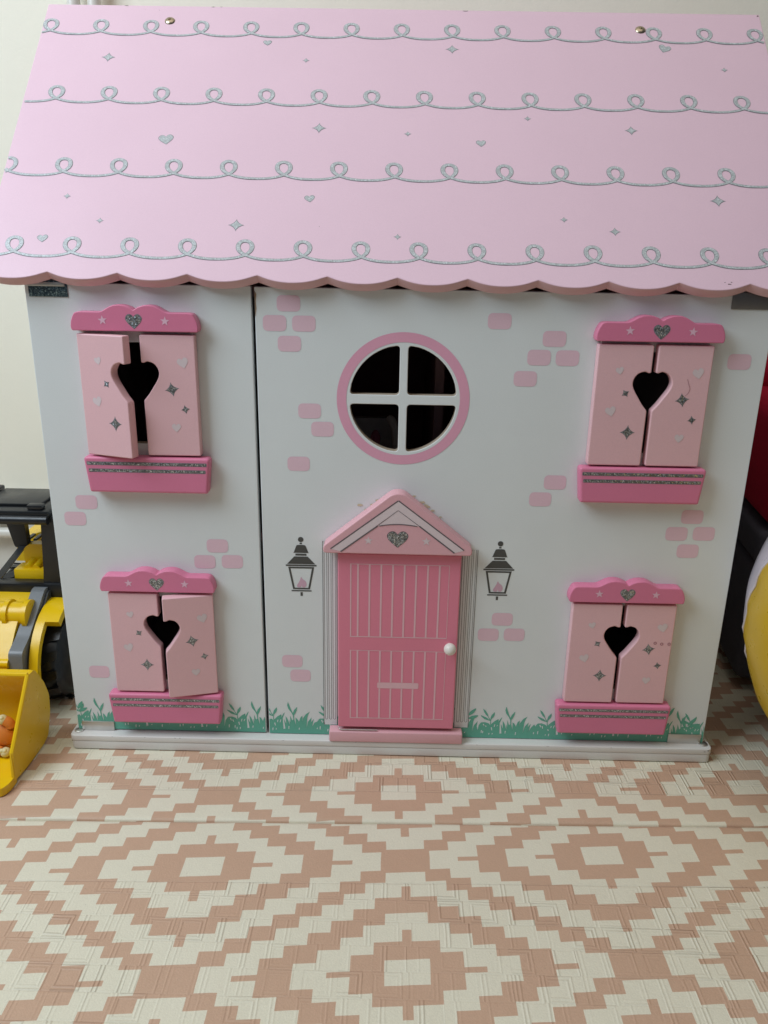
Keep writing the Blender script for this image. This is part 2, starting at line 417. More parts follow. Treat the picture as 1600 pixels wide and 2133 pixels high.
# side walls with gable, rear wall, rear roof
YE, ZE, YR, ZR = -.0095, .4381, .1888, .6709
def side(x0, x1):
    bm = bmesh.new()
    prism(bm, [(.0092, .0151), (.362, .0151), (.362, .428), (YR, ZR-.014), (.0092, .4435)], 'X', x0, x1)
    return bm_obj('side_wall', bm, 'white', house)
side(-.301, -.292); side(.2925, .3022)
box_obj('back_wall', (-.2919, .2924, .353, .3619, .0151, .428), 'inroom', house, bev=0)
for z in (.2165, .4285): box_obj('interior_floor', (-.2919, .2924, .0105, .3529, z-.008, z), 'inroom', house, bev=0)
box_obj('partition_wall', (.036, .0445, .09, .3529, .2167, .4203), 'inroom', house, bev=0)
box_obj('partition_wall', (-.105, -.097, .06, .3529, .2167, .4203), 'inroom', house, bev=0)
box_obj('partition_wall', (.036, .0445, .02, .3529, .0152, .2083), 'inroom', house, bev=0)

# front panels: left leaf and right leaf, windows and door cut out
def template_hole(cx, zt, zb): return sc(rect(cx-33, cx+33, zb, zt, 1.5, 3))
WIN = dict(UL=(-210.8, -209.8, -209.5, 393.2), LL=(-209.5, -208.5, -210.0, 166.0), UR=(208.3, 207.2, 207.3, 392.3), LR=(207.3, 207.6, 207.5, 165.0))
F0 = FR(.009)
def panel(x0, x1, z0, z1, holes):
    return plate('front_panel', [sc(rect(x0, x1, z0, z1, .8, 2))]+holes, .009, .0006, 'white', house, F0)
pl = panel(-300, -118.6, 16.3, 429.3, [template_hole(WIN['UL'][1], 383.5, 299), template_hole(WIN['LL'][1], 157, 72)])
CX, CZ = 5.1, 340.3
def quarter(sx, sy):
    R0, a, b, n = 44.7, 3.4, 4.0, 14
    p = [(a, b)]
    t0 = math.asin(b/R0); t1 = math.acos(a/R0)
    arc = [(R0*math.cos(t0+(t1-t0)*k/n), R0*math.sin(t0+(t1-t0)*k/n)) for k in range(n+1)]
    q = roundpoly(p+[arc[0]]+arc[2:-2]+[arc[-1]], [3.4, 3.6]+[0]*(n-4)+[0, 3.6], 5)
    q = [(CX+sx*x, CZ+sy*y) for x, y in q]
    return sc(q)
doorhole = sc(rect(-46, 56, 24, 203))
pr = panel(-115.8, 300, 15.6, 428.9, [quarter(sx, sy) for sx in (1, -1) for sy in (1, -1)]+[template_hole(WIN['UR'][1], 383, 299), template_hole(WIN['LR'][1], 157, 72)])
P0 = FR(0)
for pn in (pl, pr):      # raw board shows on the cut edges of the openings
    pn.data.materials.append(MT['cut'])
    for f in pn.data.polygons:
        c_ = f.center
        if abs(f.normal.z) < .5 and -.296 < c_.x < .296 and .03 < c_.y < .42 and not -.122 < c_.x < -.112: f.material_index = 1
decal('window_ring', [sc(ring(55.2, (CX, CZ))), sc(ring(47.2, (CX, CZ)))], 'ring', pr, P0)
BR = [(-88.6, 416.4), (-100.2, 400.8), (-76.5, 400.8), (-88.5, 384.6), (-72.8, 329.6), (-62.1, 314.3), (-82.8, 283.8), (81.3, 405.5), (126.4, 392.3), (115.1, 377.1), (138.2, 377.1), (105.1, 359.7), (277.9, 376.6), (137.0, 271.7), (125.5, 256.3), (258.4, 243.0), (246.8, 227.2), (270.5, 227.7), (258.6, 211.3), (-268.7, 245.5), (-280.0, 230.2), (-156.2, 207.2), (-168.1, 191.8), (-143.6, 192.4), (-273.7, 78.4), (-92.0, 94.0), (-84.6, 79.0), (100.1, 141.4), (88.3, 125.6), (112.0, 126.1)]
brick_me = curve_mesh([sc(rect(-9.5, 9.5, -6.3, 6.3, 4.2, 4))]); brick_me.materials.append(MT['brick'])
for x, z in BR:
    reg(bpy.data.objects.new('printed_brick', brick_me), pl if x < -117 else pr, P0 @ T2(x*MM, z*MM, .00016))
# roof clips and lower hinge plates
def clip(x0, x1, z0, z1, mt, y=-.0009):
    o = box_obj('hinge_plate', (x0*MM, x1*MM, y, -.0001, z0*MM, z1*MM), mt, house, bev=.0003); return o
clip(-296.8, -265.4, 418.3, 431, 'tealglit'); clip(264.5, 297, 418.0, 431, 'dkmetal')
box_obj('hinge_plate', (-.2965, -.267, -.0022, -.00095, .4265, .4296), 'metal', house, bev=.0003)
clip(-295.5, -264.6, 15.4, 25.2, 'metal', -.0014); clip(265.6, 296.8, 14.4, 25.1, 'metal', -.0014)
for x in (-.2985, .2995):
    bm = bmesh.new(); lathe(bm, [(0, .0164), (.0034, .0164), (.0044, .0158), (.0044, .0152)], (x, -.0015, 0)); bm_obj('pivot_pin', bm, 'metal', house)
# worn paint at the upper corner of the wide leaf
decal('paint_chip', [sc([(-115.6, 426), (-114.2, 423), (-114.9, 418), (-114.5, 412), (-115.6, 405)])], 'mdf', pr, P0, .0002)

# window assemblies
def lintel(cx, zb):
    half = [(50.6, .8), (51.0, 3.5), (50.2, 8.0), (48.2, 12.4), (46.3, 14.3), (43, 14.9), (27.5, 14.9), (25, 15.6), (22.5, 17.0), (19, 19.0), (15.5, 20.3), (11.5, 20.6), (7.5, 20.2), (3.5, 18.8), (1.2, 17.4), (0, 16.6)]
    h = spline(half[:6], 3)+half[6:]; pts = [(49.6, 0)]+h+[(-x, y) for x, y in h[::-1][1:]]+[(-49.6, 0)]
    M0 = FR(-.00005, cx*MM, zb*MM)
    L = plate('lintel', [sc(pts)], .0112, .0007, 'hot', house, M0, 2)
    t = T2(0, 0, .0112)
    decal('printed_heart', [sc(heart(13.6, 12.0, 0, (0, 7.9)))], 'glitdk', L, M0 @ t, .00012)
    decal('glitter_heart', [sc(heart(12.3, 10.8, 0, (0, 8.0)))], 'glit', L, M0 @ t, .00024)
    for s in (-1, 1): decal('printed_star', [sc(star5(3.9, (s*24.9, 8.4), 4*s))], 'palestar', L, M0 @ t)
    return L
def winbox(cx, zt):
    pts = roundpoly([(-50.2, -31), (50.2, -31), (53.3, 0), (-53.3, 0)], [2, 2, 3.5, 3.5], 5)
    M0 = FR(-.00005, cx*MM, zt*MM)
    B = plate('window_box', [sc(pts)], .0118, .0021, 'hot', house, M0, 4)
    t = T2(0, 0, .0118)
    for zz, a in ((-5.4, 50.6), (-11.5, 49.4)):
        decal('stripe_outline', [sc(rect(-a, a, zz-1.5, zz+1.5, .8, 3))], 'glitdk', B, M0 @ t, .00012)
        decal('glitter_stripe', [sc(rect(-a+.4, a-.4, zz-1.05, zz+1.05, .5, 3))], 'glit', B, M0 @ t, .00024)
    return B
HOLE = [(5.5, 78.4), (10, 77.0), (13.1, 73.6), (14.3, 69.5), (13.6, 65.6), (11.5, 61.5), (8.5, 57.0), (5.0, 51.8), (2.0, 48.2)]
def shutter(cx, zb, sgn, ang, prints):
    """sgn -1 left leaf, +1 right leaf; local u runs from the hinge towards the gap"""
    w = 44.8; hinge = (cx+sgn*45.9)*MM if sgn > 0 else (cx-46.6)*MM
    g = .8
    # outline in gap coordinates: x>0 = away from the gap
    o = [(g-.3, 0), (w, 0), (w, 99.6), (g-.3, 99.6), (g-.3, 77.4), (g+1.6, 77.2)]+spline(HOLE, 3)+[(g-.3, 46.6)]
    rr = [1.8, 1.4, 1.0, 1.4, 1.2]+[0]*(len(o)-6)+[1.6]
    o = roundpoly(o, rr, 3)
    o = [((x-w-g*0)*(-sgn)*-1, y) for x, y in o]           # x=0 at the hinge, negative/positive towards the gap
    o = [(-x*sgn*-1, y) if False else (x, y) for x, y in o]
    if sgn < 0: loop = [(-(x), y) for x, y in o]
    else: loop = o
    # after this, right leaf runs u in [-w,0], left leaf u in [0,w]
    loop = [((abs(x))*(1 if sgn < 0 else -1), y) for x, y in loop]
    M0 = T2(hinge, -.0004, zb*MM) @ Matrix.Rotation(R_(ang)*(-1 if sgn < 0 else 1), 4, 'Z') @ FR(0)
    Sx = plate('shutter', [sc(loop)], .0086, .0009, 'shut', house, M0, 3)
    for kind, ux, vz, s, rot in prints:
        u = ux if sgn < 0 else -ux
        t = T2(u*MM, vz*MM, .0086)
        if kind == 'h': decal('printed_heart', [sc(heart(s, s*.95, rot))], 'paleheart', Sx, M0 @ t)
        else:
            decal('sparkle_outline', [sc(sparkle(s, rot=rot))], 'glitdk', Sx, M0 @ t, .00012)
            decal('glitter_sparkle', [sc(sparkle(s*.80, rot=rot))], 'glit', Sx, M0 @ t, .00024)
    bm = bmesh.new(); tube(bm, [(hinge-sgn*.003, -.0045, (zb+98.6)*MM), (hinge-sgn*.003, -.0045, (zb+102.6)*MM)], .0006, 8); bm_obj('hinge_pin', bm, 'metal', house)
    return Sx, M0
LP = [('h', 18.8, 78.8, 6.6, 14), ('h', 14.8, 45.5, 8.8, 16), ('k', 25.2, 60.6, 3.7, 35), ('k', 30.4, 28.3, 6.5, 0)]
RP = [('h', 10.4, 77.6, 9.2, 14), ('h', 19.0, 24.0, 7.6, 0), ('k', 20.6, 56.0, 6.2, 10), ('k', 10.6, 39.6, 3.9, 10)]
for k, (cl, cs, cb, zb) in WIN.items():
    lintel(cl, zb)
    zs = zb-102.2
    for sgn, pr_ in ((-1, LP), (1, RP)):
        ang = {('UL', -1): 18.5, ('LL', 1): 14.0, ('UL', 1): .6, ('LR', -1): .3}.get((k, sgn), 0.0)
        s_, m_ = shutter(cs, zs, sgn, ang, pr_)
        if ang > 5: s_['label'] = 'pink shutter standing ajar'
        if k == 'UR' and sgn > 0:
            pth = spline([(-18.5, 73.0), (-17.2, 69.4), (-15.6, 65.2), (-16.6, 61.6), (-18.8, 59.4)], 4)
            lo = [(x-.22, y) for x, y in pth]+[(x+.22, y) for x, y in pth[::-1]]
            decal('pen_scratch', [sc(lo)], 'pen', s_, m_ @ T2(0, 0, .0086), .0002)
        if k == 'LR' and sgn > 0:
            for x, y in ((-15.4, 62.4), (-9.4, 61.7), (-2.8, 61.8)):
                decal('pen_mark', [sc(ring(1.5, (x, y), 10)), sc(ring(.8, (x, y), 8))], 'pen', s_, m_ @ T2(0, 0, .0086), .0002)
    winbox(cb, zs-1.6)

# lanterns (flat print)
def lantern(cx, cz):
    M0 = P0 @ T2(cx*MM, cz*MM, .00018)
    L = mesh_obj('printed_lantern', curve_mesh([sc(l) for l in [
        ring(2.45, (0, 27.2), 24), rect(-1.0, 1.0, 22.9, 24.2),
        spline([(-7.4, 14.6), (-6.4, 15.0), (-5.2, 18.2), (-4.2, 20.8), (-3.0, 22.0), (3.0, 22.0), (4.4, 20.8), (5.6, 17.8), (6.6, 15.0), (7.5, 14.6)], 3),
        rect(-4.9, 4.9, 12.0, 13.8),
        [(-12.6, 3.9), (12.6, 3.9), (6.0, 11.1), (-6.0, 11.1)],
        rect(-13.7, 13.7, 1.9, 3.3),
        [(-11.6, 1.2), (-7.6, -20.5), (7.6, -20.5), (11.6, 1.2)],
        [(-9.6, -.3), (-6.1, -19.1), (6.1, -19.1), (9.6, -.3)],
        rect(-9.0, 9.0, -22.6, -21.4), rect(-1.0, 1.0, -27, -23.4)]]), 'lamp', pr, M0, 0)
    decal('printed_flame', [sc(spline([(-.2, -8.6), (.9, -10.3), (3.6, -12.6), (4.6, -15.6), (3.4, -18.2), (1.0, -18.6), (.3, -16.6), (-.6, -18.5), (-3.4, -18.4), (-4.0, -16.8), (-2.6, -14.2), (-1.2, -11.4)], 3, True))], 'flame', pr, P0 @ T2(cx*MM, cz*MM))
lantern(-82.2, 187.6); lantern(94.0, 187.4)

# printed pilasters: pale strip, outline and looped flutes
def stroke(pts, wd):
    a, b = [], []
    for i, p in enumerate(pts):
        q0 = Vector(pts[max(i-1, 0)]); q1 = Vector(pts[min(i+1, len(pts)-1)]); t = (q1-q0).normalized(); n = Vector((-t.y, t.x))
        a.append(tuple(Vector(p)+n*wd/2)); b.append(tuple(Vector(p)-n*wd/2))
    return a+b[::-1]
def pilaster(x0, x1, z1, bottoms):
    decal('printed_pilaster', [sc(rect(x0, x1, 26.8, z1))], 'white', pr, P0, .0003)
    loops = [sc(stroke([(x0, 26.8), (x0, z1)], .45)), sc(stroke([(x1, 26.8), (x1, z1)], .45))]
    for c in bottoms:
        loops.append(sc(stroke([(c-1.15, z1), (c-1.15, 34.0), (c-.8, 33.1), (c, 32.7), (c+.8, 33.1), (c+1.15, 34.0), (c+1.15, z1)], .34)))
    decal('flute_lines', loops, 'line', pr, P0, .00042)
pilaster(-62.9, -50.4, 214, (-60.5, -56.7, -52.9))
pilaster(61.3, 74.5, 208.5, (64.5, 68.3, 72.1))

# printed grass
SPRIG = [(95.7, 29.8), (95.5, 34.6), (93.0, 35.3), (89.9, 36.4), (86.6, 39.5), (86.1, 40.7), (89.0, 39.5), (92.5, 37.7), (94.7, 35.3), (93.1, 39.3), (91.0, 41.2), (89.1, 44.3), (88.1, 47.8), (90.7, 45.5), (92.6, 42.4), (93.9, 38.5), (95.7, 35.8), (95.6, 37.7), (96.4, 40.9), (99.2, 44.3), (99.5, 41.8), (98.6, 39.0), (96.7, 36.6), (96.1, 34.6), (96.6, 29.8)]
LEAF = lambda x, z, l, a, w=1.5: spline([(x, z), (x+l*.4*math.cos(R_(a))-w*math.sin(R_(a)), z+l*.4*math.sin(R_(a))+w*math.cos(R_(a))), (x+l*math.cos(R_(a)), z+l*math.sin(R_(a))), (x+l*.5*math.cos(R_(a))+w*math.sin(R_(a)), z+l*.5*math.sin(R_(a))-w*math.cos(R_(a)))], 4, True)
MOUND = [(84.8, 29.5), (86.3, 32.0), (87.3, 32.8), (90.7, 33.0), (94.2, 31.8), (95.7, 29.8), (97.0, 31.4), (99.6, 34.3), (103.2, 36.7), (103.6, 35.2), (103.1, 33.2), (105.5, 37.6), (106.8, 39.0), (105.7, 35.6), (104.6, 32.4), (105.0, 20.6), (107.0, 21.0), (106.4, 26.1), (105.8, 31.7), (108.0, 26.1), (107.4, 34.9), (109.3, 31.8), (111.4, 25.0), (111.0, 31.4), (112.0, 27.8), (111.8, 35.8), (113.6, 30.3), (114.5, 31.1), (115.4, 32.7), (117.2, 25.0), (116.9, 33.5), (118.6, 32.0), (120.2, 28.9), (121.6, 33.7), (123.5, 35.7), (123.4, 28.9), (124.0, 32.9), (126.8, 37.4), (130.7, 40.2), (129.2, 37.4), (128.1, 33.8), (127.3, 22.0), (128.7, 29.1), (132.2, 33.9), (131.5, 28.3), (134.3, 32.4), (132.7, 23.8), (135.0, 28.4), (137.6, 31.8)]
SPROUT = [(114.9, 31.1), (114.4, 35.8), (113.0, 39.0), (110.3, 42.8), (109.2, 46.7), (110.0, 50.5), (111.5, 46.0), (112.8, 42.1), (114.5, 38.2), (115.5, 41.4), (118.7, 45.4), (118.1, 41.5), (116.5, 37.5), (115.4, 35.9), (115.7, 31.1)]
def clipx(poly, x0, x1):
    def cut(p, lim, keep_gt):
        out = []
        for i in range(len(p)):
            a, b = p[i-1], p[i]; ia = (a[0] > lim) == keep_gt; ib = (b[0] > lim) == keep_gt
            if ia != ib: t = (lim-a[0])/(b[0]-a[0]); out.append((lim, a[1]+t*(b[1]-a[1])))
            if ib: out.append(b)
        return out
    return cut(cut(poly, x0, True), x1, False)
def grass(panel_, x0, x1, z0, shifts, extra=(), mirror_at=()):
    period = 52.8
    line_pts = []
    for i_, s in enumerate(shifts):
        lim = shifts[i_+1]+84.8 if i_+1 < len(shifts) else 1e9
        line_pts += [(x+s, z) for x, z in MOUND if x+s < lim]
    body = [(x0, z0)]+[p for p in line_pts if x0 < p[0] < x1]
    body = [(x0, z0), (x0, 31)]+[p for p in line_pts if x0 < p[0] < x1]+[(x1, 31), (x1, z0)]
    n = 0
    decal('printed_grass', [sc(body)], 'green', panel_, P0, .00018)
    for s in shifts:
        for src, h in ((SPRIG, .00022), (SPROUT, .00026)):
            p = clipx([(x+s, z) for x, z in src], x0, x1)
            if len(p) > 3: decal('printed_leaf', [sc(p)], 'green', panel_, P0, h)
        # white slits in the mound
        for (a, b, dx) in ((99.6, 29.5, .5), (97.6, 26.0, -.7), (102, 29.6, .9), (90.0, 30.2, -.9), (92.0, 28.8, -.7), (110.3, 22.5, .2), (94.9, 20.5, .2), (98.0, 20.6, .3), (137.5, 22.2, .2), (120.2, 21.4, .2), (87.5, 22.8, .2)):
            L = random.uniform(1.6, 3.8); q = [(a+s-.3, b-L/2), (a+s+.35, b-L/2+.2), (a+s+.45+dx, b+L/2), (a+s-.5+dx, b+L/2-.5)]
            if all(x0+1 < x < x1-1 for x, _ in q): decal('grass_gap', [sc(q)], 'white', panel_, P0, .0003)
    for e, h in extra:
        p = clipx(e, x0, x1)
        if len(p) > 3: decal('printed_leaf', [sc(p)], 'green', panel_, P0, h)
grass(pl, -299.4, -119.2, 16.6, (-391.6, -338.9, -286.0, -241.6), [(LEAF(-297.5, 38.5, 9, 62, 1.8), .00032), (LEAF(-297.5, 35.0, 9.5, 28, 1.7), .00034)])
grass(pr, -115.2, 299.4, 15.9, (-207.1, -154.3, -101.4, -48.6, 0, 53.9, 107.8, 161.7, 190.9), [(LEAF(74.6, 40, 10.5, 50, 1.7), .00032), (LEAF(74.6, 36.5, 10, 22, 1.7), .00034), (LEAF(262, 42, 13, 62, 1.5), .00032), (LEAF(283, 34, 12, 52, 1.6), .00034), (LEAF(283, 32, 11, 24, 1.6), .00036), (LEAF(281, 32, 11, 112, 1.6), .00038)])

# door, canopy, doorstep
DM = FR(-.0004)
door = plate('front_door', [sc(rect(-48.8, 59.6, 30.4, 206.2, 1.2, 3))], .0088, .0011, 'door', house, DM, 3)
dt = DM @ T2(0, 0, .0088)
def linebox(x0, x1, z0, z1):
    loops = [sc(rect(x0, x1, z0, z1)), sc(rect(x0+1.1, x1-.5, z0+.9, z1-.6))]
    return loops
for (z0, z1) in ((125.2, 196.7), (40.4, 112.0)):
    decal('plank_line', linebox(-37.9, 49.6, z0, z1), 'doorline', door, dt, .00018)
    for k in range(8):
        x = -31.0+k*10.27
        if z0 < 100:
            sl = -12.6 < x < 25.6
            segs = ((z0+.9, 72.7), (79.2, z1-.6)) if sl else ((z0+.9, z1-.6),)
        else: segs = ((z0+.9, z1-.6),)
        for a, b in segs: decal('plank_line', [sc(rect(x-.75, x+.75, a, b))], 'doorline', door, dt, .00018)
decal('letter_slot', [sc(rect(-12.6, 25.6, 72.9, 79.0, 1.5, 4))], 'doorline', door, dt, .00018)
bm = bmesh.new(); lathe(bm, [(0, .0128)]+[(.0056*math.cos(a), .0072+.0056*math.sin(a)) for a in [R_(x) for x in range(75, -61, -15)]]+[(.0024, .0018), (.0026, 0)], (.0525, -.0092, .1185), 'Y', 28)
bm_obj('door_knob', bm, 'knob', door, smooth=60)
bm = bmesh.new(); tube(bm, [(-.0484, -.0075, .0292), (-.0474, -.0098, .0285), (-.045, -.0104, .0283), (-.012, -.0104, .0285)], .0006, 8); bm_obj('hinge_wire', bm, 'metal', door)
can = roundpoly([(-61.0, 208.8), (67.6, 208.4), (68.0, 214.6), (7.5, 263.6), (-1.8, 263.6), (-61.2, 215.2)], [3, 3, 4, 7, 7, 4], 5)
CM = FR(-.00045)
cano = plate('door_canopy', [sc(can)], .0158, .0011, 'canopy', house, CM, 3)
ct = CM @ T2(0, 0, .0158)
band = [(-54.2, 212.6), (2.9, 257.2), (60.4, 213.4), (52.6, 211.2), (3.0, 249.0), (-45.6, 210.8)]
decal('gable_print', [sc(band)], 'canpale', cano, ct, .00016)
arch = spline([(21.4, 234.7), (12, 236.0), (3.2, 236.5), (-6, 235.9), (-14.4, 234.4)], 4)
decal('gable_print', [sc([(3.0, 248.7)]+arch)], 'canpale', cano, ct, .00018)
for i_, (p, w_) in enumerate((([(-54.6, 212.9), (2.9, 257.4)], 1.0), ([(3.3, 257.4), (60.6, 213.8)], 1.0), ([(-45.9, 210.6), (-14.2, 234.8)], 1.1), ([(21.4, 235.2), (52.4, 211.2)], 1.1))): decal('gable_line', [sc(stroke(p, w_))], 'line', cano, ct, .00026+.00002*i_)
for i_, (p, w_) in enumerate((([(-14.2, 235), (2.8, 248.8)], .4), ([(3.2, 248.8), (21.4, 235.2)], .4), (arch[1:-1], .7))): decal('gable_line', [sc(stroke(p, w_))], 'line', cano, ct, .00036+.00002*i_)
decal('printed_heart', [sc(heart(18.6, 15.4, 0, (3.1, 222.9)))], 'line', cano, ct, .00016)
decal('glitter_heart', [sc(heart(17.8, 14.6, 0, (3.1, 222.9)))], 'glit', cano, ct, .00026)
for x, z in ((-21.9, 221.1), (27.9, 221.3)): decal('printed_star', [sc(star5(4.0, (x, z)))], 'paleheart', cano, ct, .00016)
for (a, b) in (((-30.4, 248.1), 2.2), ((-25, 243.8), 1.6), ((-15.0, 252.4), 1.8), ((-20, 248.6), 1.5), ((16.8, 257.0), 1.5), ((24, 251.5), 2.2), ((27.0, 249.0), 1.8), ((33, 244.2), 1.7), ((29, 247.4), 1.9), ((40, 238.5), 1.2)):
    decal('glue_residue', [sc(blob(b, (a[0], a[1]), 11, .45, 1.4, .6))], 'glue', pr, P0, .0001+.00001*abs(a[0]))
box_obj('doorstep', (-.0573, .0686, -.0115, -.0003, .0153, .0268), 'canopy', house, bev=.0014, seg=3)

# roof
ex = Vector((1, 0, 0)); ed = Vector((0, YR-YE, ZR-ZE)).normalized(); en = ex.cross(ed)
RM = Matrix((ex, ed, en)).transposed().to_4x4(); RM.translation = Vector((0, YE, ZE)) - en*.0092
RL, X0, X1 = 305.9, -331.2, 328.1
TH = .0092
low = []
for k in range(12):
    for j in range(14):
        u = -1+2*j/14; s = -7.0*(1-abs(u)**2.15)
        if abs(u) > .93: s -= .35*(abs(u)-.93)/.07
        low.append((X0+(X1-X0)*(k+j/14)/12, s))
low.append((X1, 0))
roofp = plate('roof_panel', [sc(low+[(X1, RL), (X0, RL)])], TH, .0007, 'roof', house, RM, 2)
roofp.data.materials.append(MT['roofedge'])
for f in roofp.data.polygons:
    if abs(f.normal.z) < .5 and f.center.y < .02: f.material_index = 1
rt_ = RM @ T2(0, 0, TH)
# rear slope
rb = Matrix((ex, Vector((0, -(YR-YE), ZR-ZE)).normalized(), Vector((0, 0, 0)))).transposed().to_4x4()
ed2 = Vector((0, -(YR-YE), ZR-ZE)).normalized(); en2 = -ex.cross(ed2)
bm = bmesh.new()
a = Vector((0, YR+.0005, ZR-.0035)); b = Vector((0, 2*YR-YE, ZE-.003)); th = Vector((0, -.761, -.648))*.009
vs8 = [bm.verts.new((x, p.y, p.z)) for x in (-.3312, .3281) for p in (a, b, b+th, a+th)]
for f in ((0, 1, 2, 3), (7, 6, 5, 4), (0, 4, 5, 1), (1, 5, 6, 2), (2, 6, 7, 3), (3, 7, 4, 0)): bm.faces.new([vs8[i] for i in f])
bm_obj('roof_panel', bm, 'roof', house)
bm = bmesh.new(); tube(bm, [(-.3290, YR-.0015, ZR-.0095), (.326, YR-.0015, ZR-.0095)], .0045, 10); bm_obj('ridge_batten', bm, 'roof', house)
def ribbon(bm, pts, widths, z0, z1):
    prev = None; N = len(pts)
    for i, p in enumerate(pts):
        q0 = Vector(pts[max(i-1, 0)]); q1 = Vector(pts[min(i+1, N-1)]); t = (q1-q0)
        if t.length < 1e-9: continue
        t.normalize(); n = Vector((-t.y, t.x)); hw = widths[i]/2; z = z0+(z1-z0)*i/max(N-1, 1)
        a_, b_ = Vector(p)+n*hw, Vector(p)-n*hw
        cur = (bm.verts.new((a_.x*MM, a_.y*MM, z)), bm.verts.new((b_.x*MM, b_.y*MM, z)))
        if prev: bm.faces.new((prev[0], prev[1], cur[1], cur[0]))
        prev = cur
CELL = [(-23, -4.2), (-16, -3.9), (-9, -2.8), (-3.6, -1.2), (.4, .9), (3.4, 4.2), (4.4, 8.0), (3.4, 11.8), (.2, 14.0), (-3.6, 13.8), (-6.2, 11.2), (-6.5, 7.2), (-4.8, 3.6), (-1.6, 1.0), (3.2, -1.3), (9, -3.0), (16, -4.0), (23, -4.2)]
CW = [2.3, 2.4, 2.4, 2.3, 2.6, 3.1, 3.5, 3.3, 2.9, 3.0, 3.4, 3.5, 3.2, 2.7, 2.3, 2.4, 2.4, 2.3]
def trim(s0, xs, pitch):
    cell = spline([(x*pitch/46, y) for x, y in CELL], 5); N = len(cell)
    wc = [CW[min(int(i/5), 17)]+(CW[min(int(i/5)+1, 17)]-CW[min(int(i/5), 17)])*(i % 5)/5 for i in range(N)]
    for nm, mt, dw, z in (('scroll_outline', 'glitdk', .35, .00008), ('scroll_trim', 'glitroof', -.25, .00030)):
        bm = bmesh.new()
        for k in range(-1, 17):
            x = xs+pitch*k; seg, wd = [], []
            for (px, py), w_ in zip(cell, wc):
                X = x+px
                if X0+.6 < X < X1-.6: seg.append((X, s0+py)); wd.append(w_+dw)
                else:
                    if len(seg) > 1: ribbon(bm, seg, wd, z, z+.00012)
                    seg, wd = [], []
            if len(seg) > 1: ribbon(bm, seg, wd, z, z+.00012)
        bm_obj(nm, bm, mt, roofp, rt_, 0)
trim(270.6, -322.6, 45.97); trim(185.7, -302.3, 46.05); trim(102.2, -327.25, 46.03); trim(18.8, -306.1, 46.0)
for (x, s), w_, rot in zip([(-123.3, 258.6), (-200.5, 139.8), (-74.8, 77.6), (-285.9, 32.2), (235.3, 258.6), (67.0, 141.0)], (8.0, 13.2, 8.8, 9.0, 11.5, 8.6), (4, 8, 8, 6, -22, 2)):
    h = w_*.86
    decal('printed_heart', [sc(heart(w_, h, rot, (x, s)))], 'glitdk', roofp, rt_, .0001); decal('glitter_heart', [sc(heart(w_-.9, h-.8, rot, (x, s)))], 'glitroof', roofp, rt_, .0002)
for (x, s), r in zip([(-264.7, 237.3), (-87.2, 237.0), (43.8, 253.9), (285.6, 233.0), (-71.1, 155.6), (4.8, 150.6), (107.8, 170.4), (195.7, 158.4), (-273.7, 76.1), (-242.9, 51.2), (-132.4, 48.9), (-2.3, 39.8), (132.0, 60.1), (172.1, 48.7), (259.1, 82.3)], (6.6, 3.4, 6.4, 3.4, 6.6, 3.4, 3.4, 5.9, 3.4, 3.4, 6.9, 3.4, 3.4, 4.9, 6.9)):
    decal('sparkle_outline', [sc(sparkle(r, (x, s), rv=r*.92))], 'glitdk', roofp, rt_, .0001); decal('glitter_sparkle', [sc(sparkle(r*.82, (x, s), rv=r*.75))], 'glitroof', roofp, rt_, .0002)
for x, s in ((-215.4, 285.5), (216.1, 282.9)):
    bm = bmesh.new(); lathe(bm, [(0, .0006), (.0010, .0005), (.0014, .0016), (.0034, .0013), (.0046, .0004), (.0048, 0)], (x*MM, s*MM, 0), 'Z', 24)
    bm_obj('roof_screw', bm, 'screw', roofp, rt_, 40)
for x, s, a, b in ((-258, 305.1, 5, .9), (-177.5, 305.0, 5, 1.0), (-170, 305.2, 3, .6), (56.9, 304.6, 7, 1.3), (326.2, 303.6, 2.2, 2.6), (-227, 299.8, .9, .8), (-65.4, 48.9, .7, .7), (256.5, -1.0, 4.0, 1.2), (258.5, 1.0, 2.0, 1.0), (253.2, .6, 1.5, .7), (325.4, 60, 3, .7), (300, 77, 2, .6), (293, 12, .8, .6), (-240, 300.5, .5, .5), (40, 232, .5, .5), (-210, 128, .5, .6)):
    decal('paint_chip', [sc(blob(1, (0, 0), 12, .6))], 'chip' if b > .55 else 'mdf', roofp, rt_ @ T2(x*MM, s*MM) @ Matrix.Diagonal((a*.5, b*.5, 1, 1)), .00006)

# ------------------------------------------------------------------ things inside the doll house
t = root('toy_bed', 'grey toy bed headboard with a pink knob behind the round window', 'toy bed', (-.025, .17, .2166))
bm = bmesh.new(); prism(bm, roundpoly([(-.052, .2168), (.0005, .2168), (.0005, .2905), (-.004, .294), (-.052, .294)], .003), 'Y', .150, .158)
MT['inpale'] = paint('toy_grey_paint', (.70, .72, .72)); bm_obj('headboard', bm, 'inpale', t)
bm = bmesh.new(); lathe(bm, [(0, .004), (.0045, .003), (.005, 0)], (0, 0, 0), 'Y'); bm_obj('knob', bm, 'hot', t, T2(-.0205, .1495, .272) @ Matrix.Diagonal((1, 1, 2.0, 1)))
t2 = root('toy_chair', 'white toy chair with a curved back behind the round window', 'toy chair', (.004, .11, .2166))
bm = bmesh.new(); tube(bm, spline([(-.006, .118, .300), (-.0035, .114, .298), (0, .110, .285), (.001, .108, .262), (-.002, .106, .2175)], 4), .0042, 10); bm_obj('chair_back', bm, 'knob', t2)
box_obj('chair_seat', (-.016, .002, .085, .112, .236, .240), 'knob', t2)
for x in (-.015, -.001):
    box_obj('leg', (x-.001, x+.001, .087, .089, .2168, .2359), 'knob', t2, bev=0)

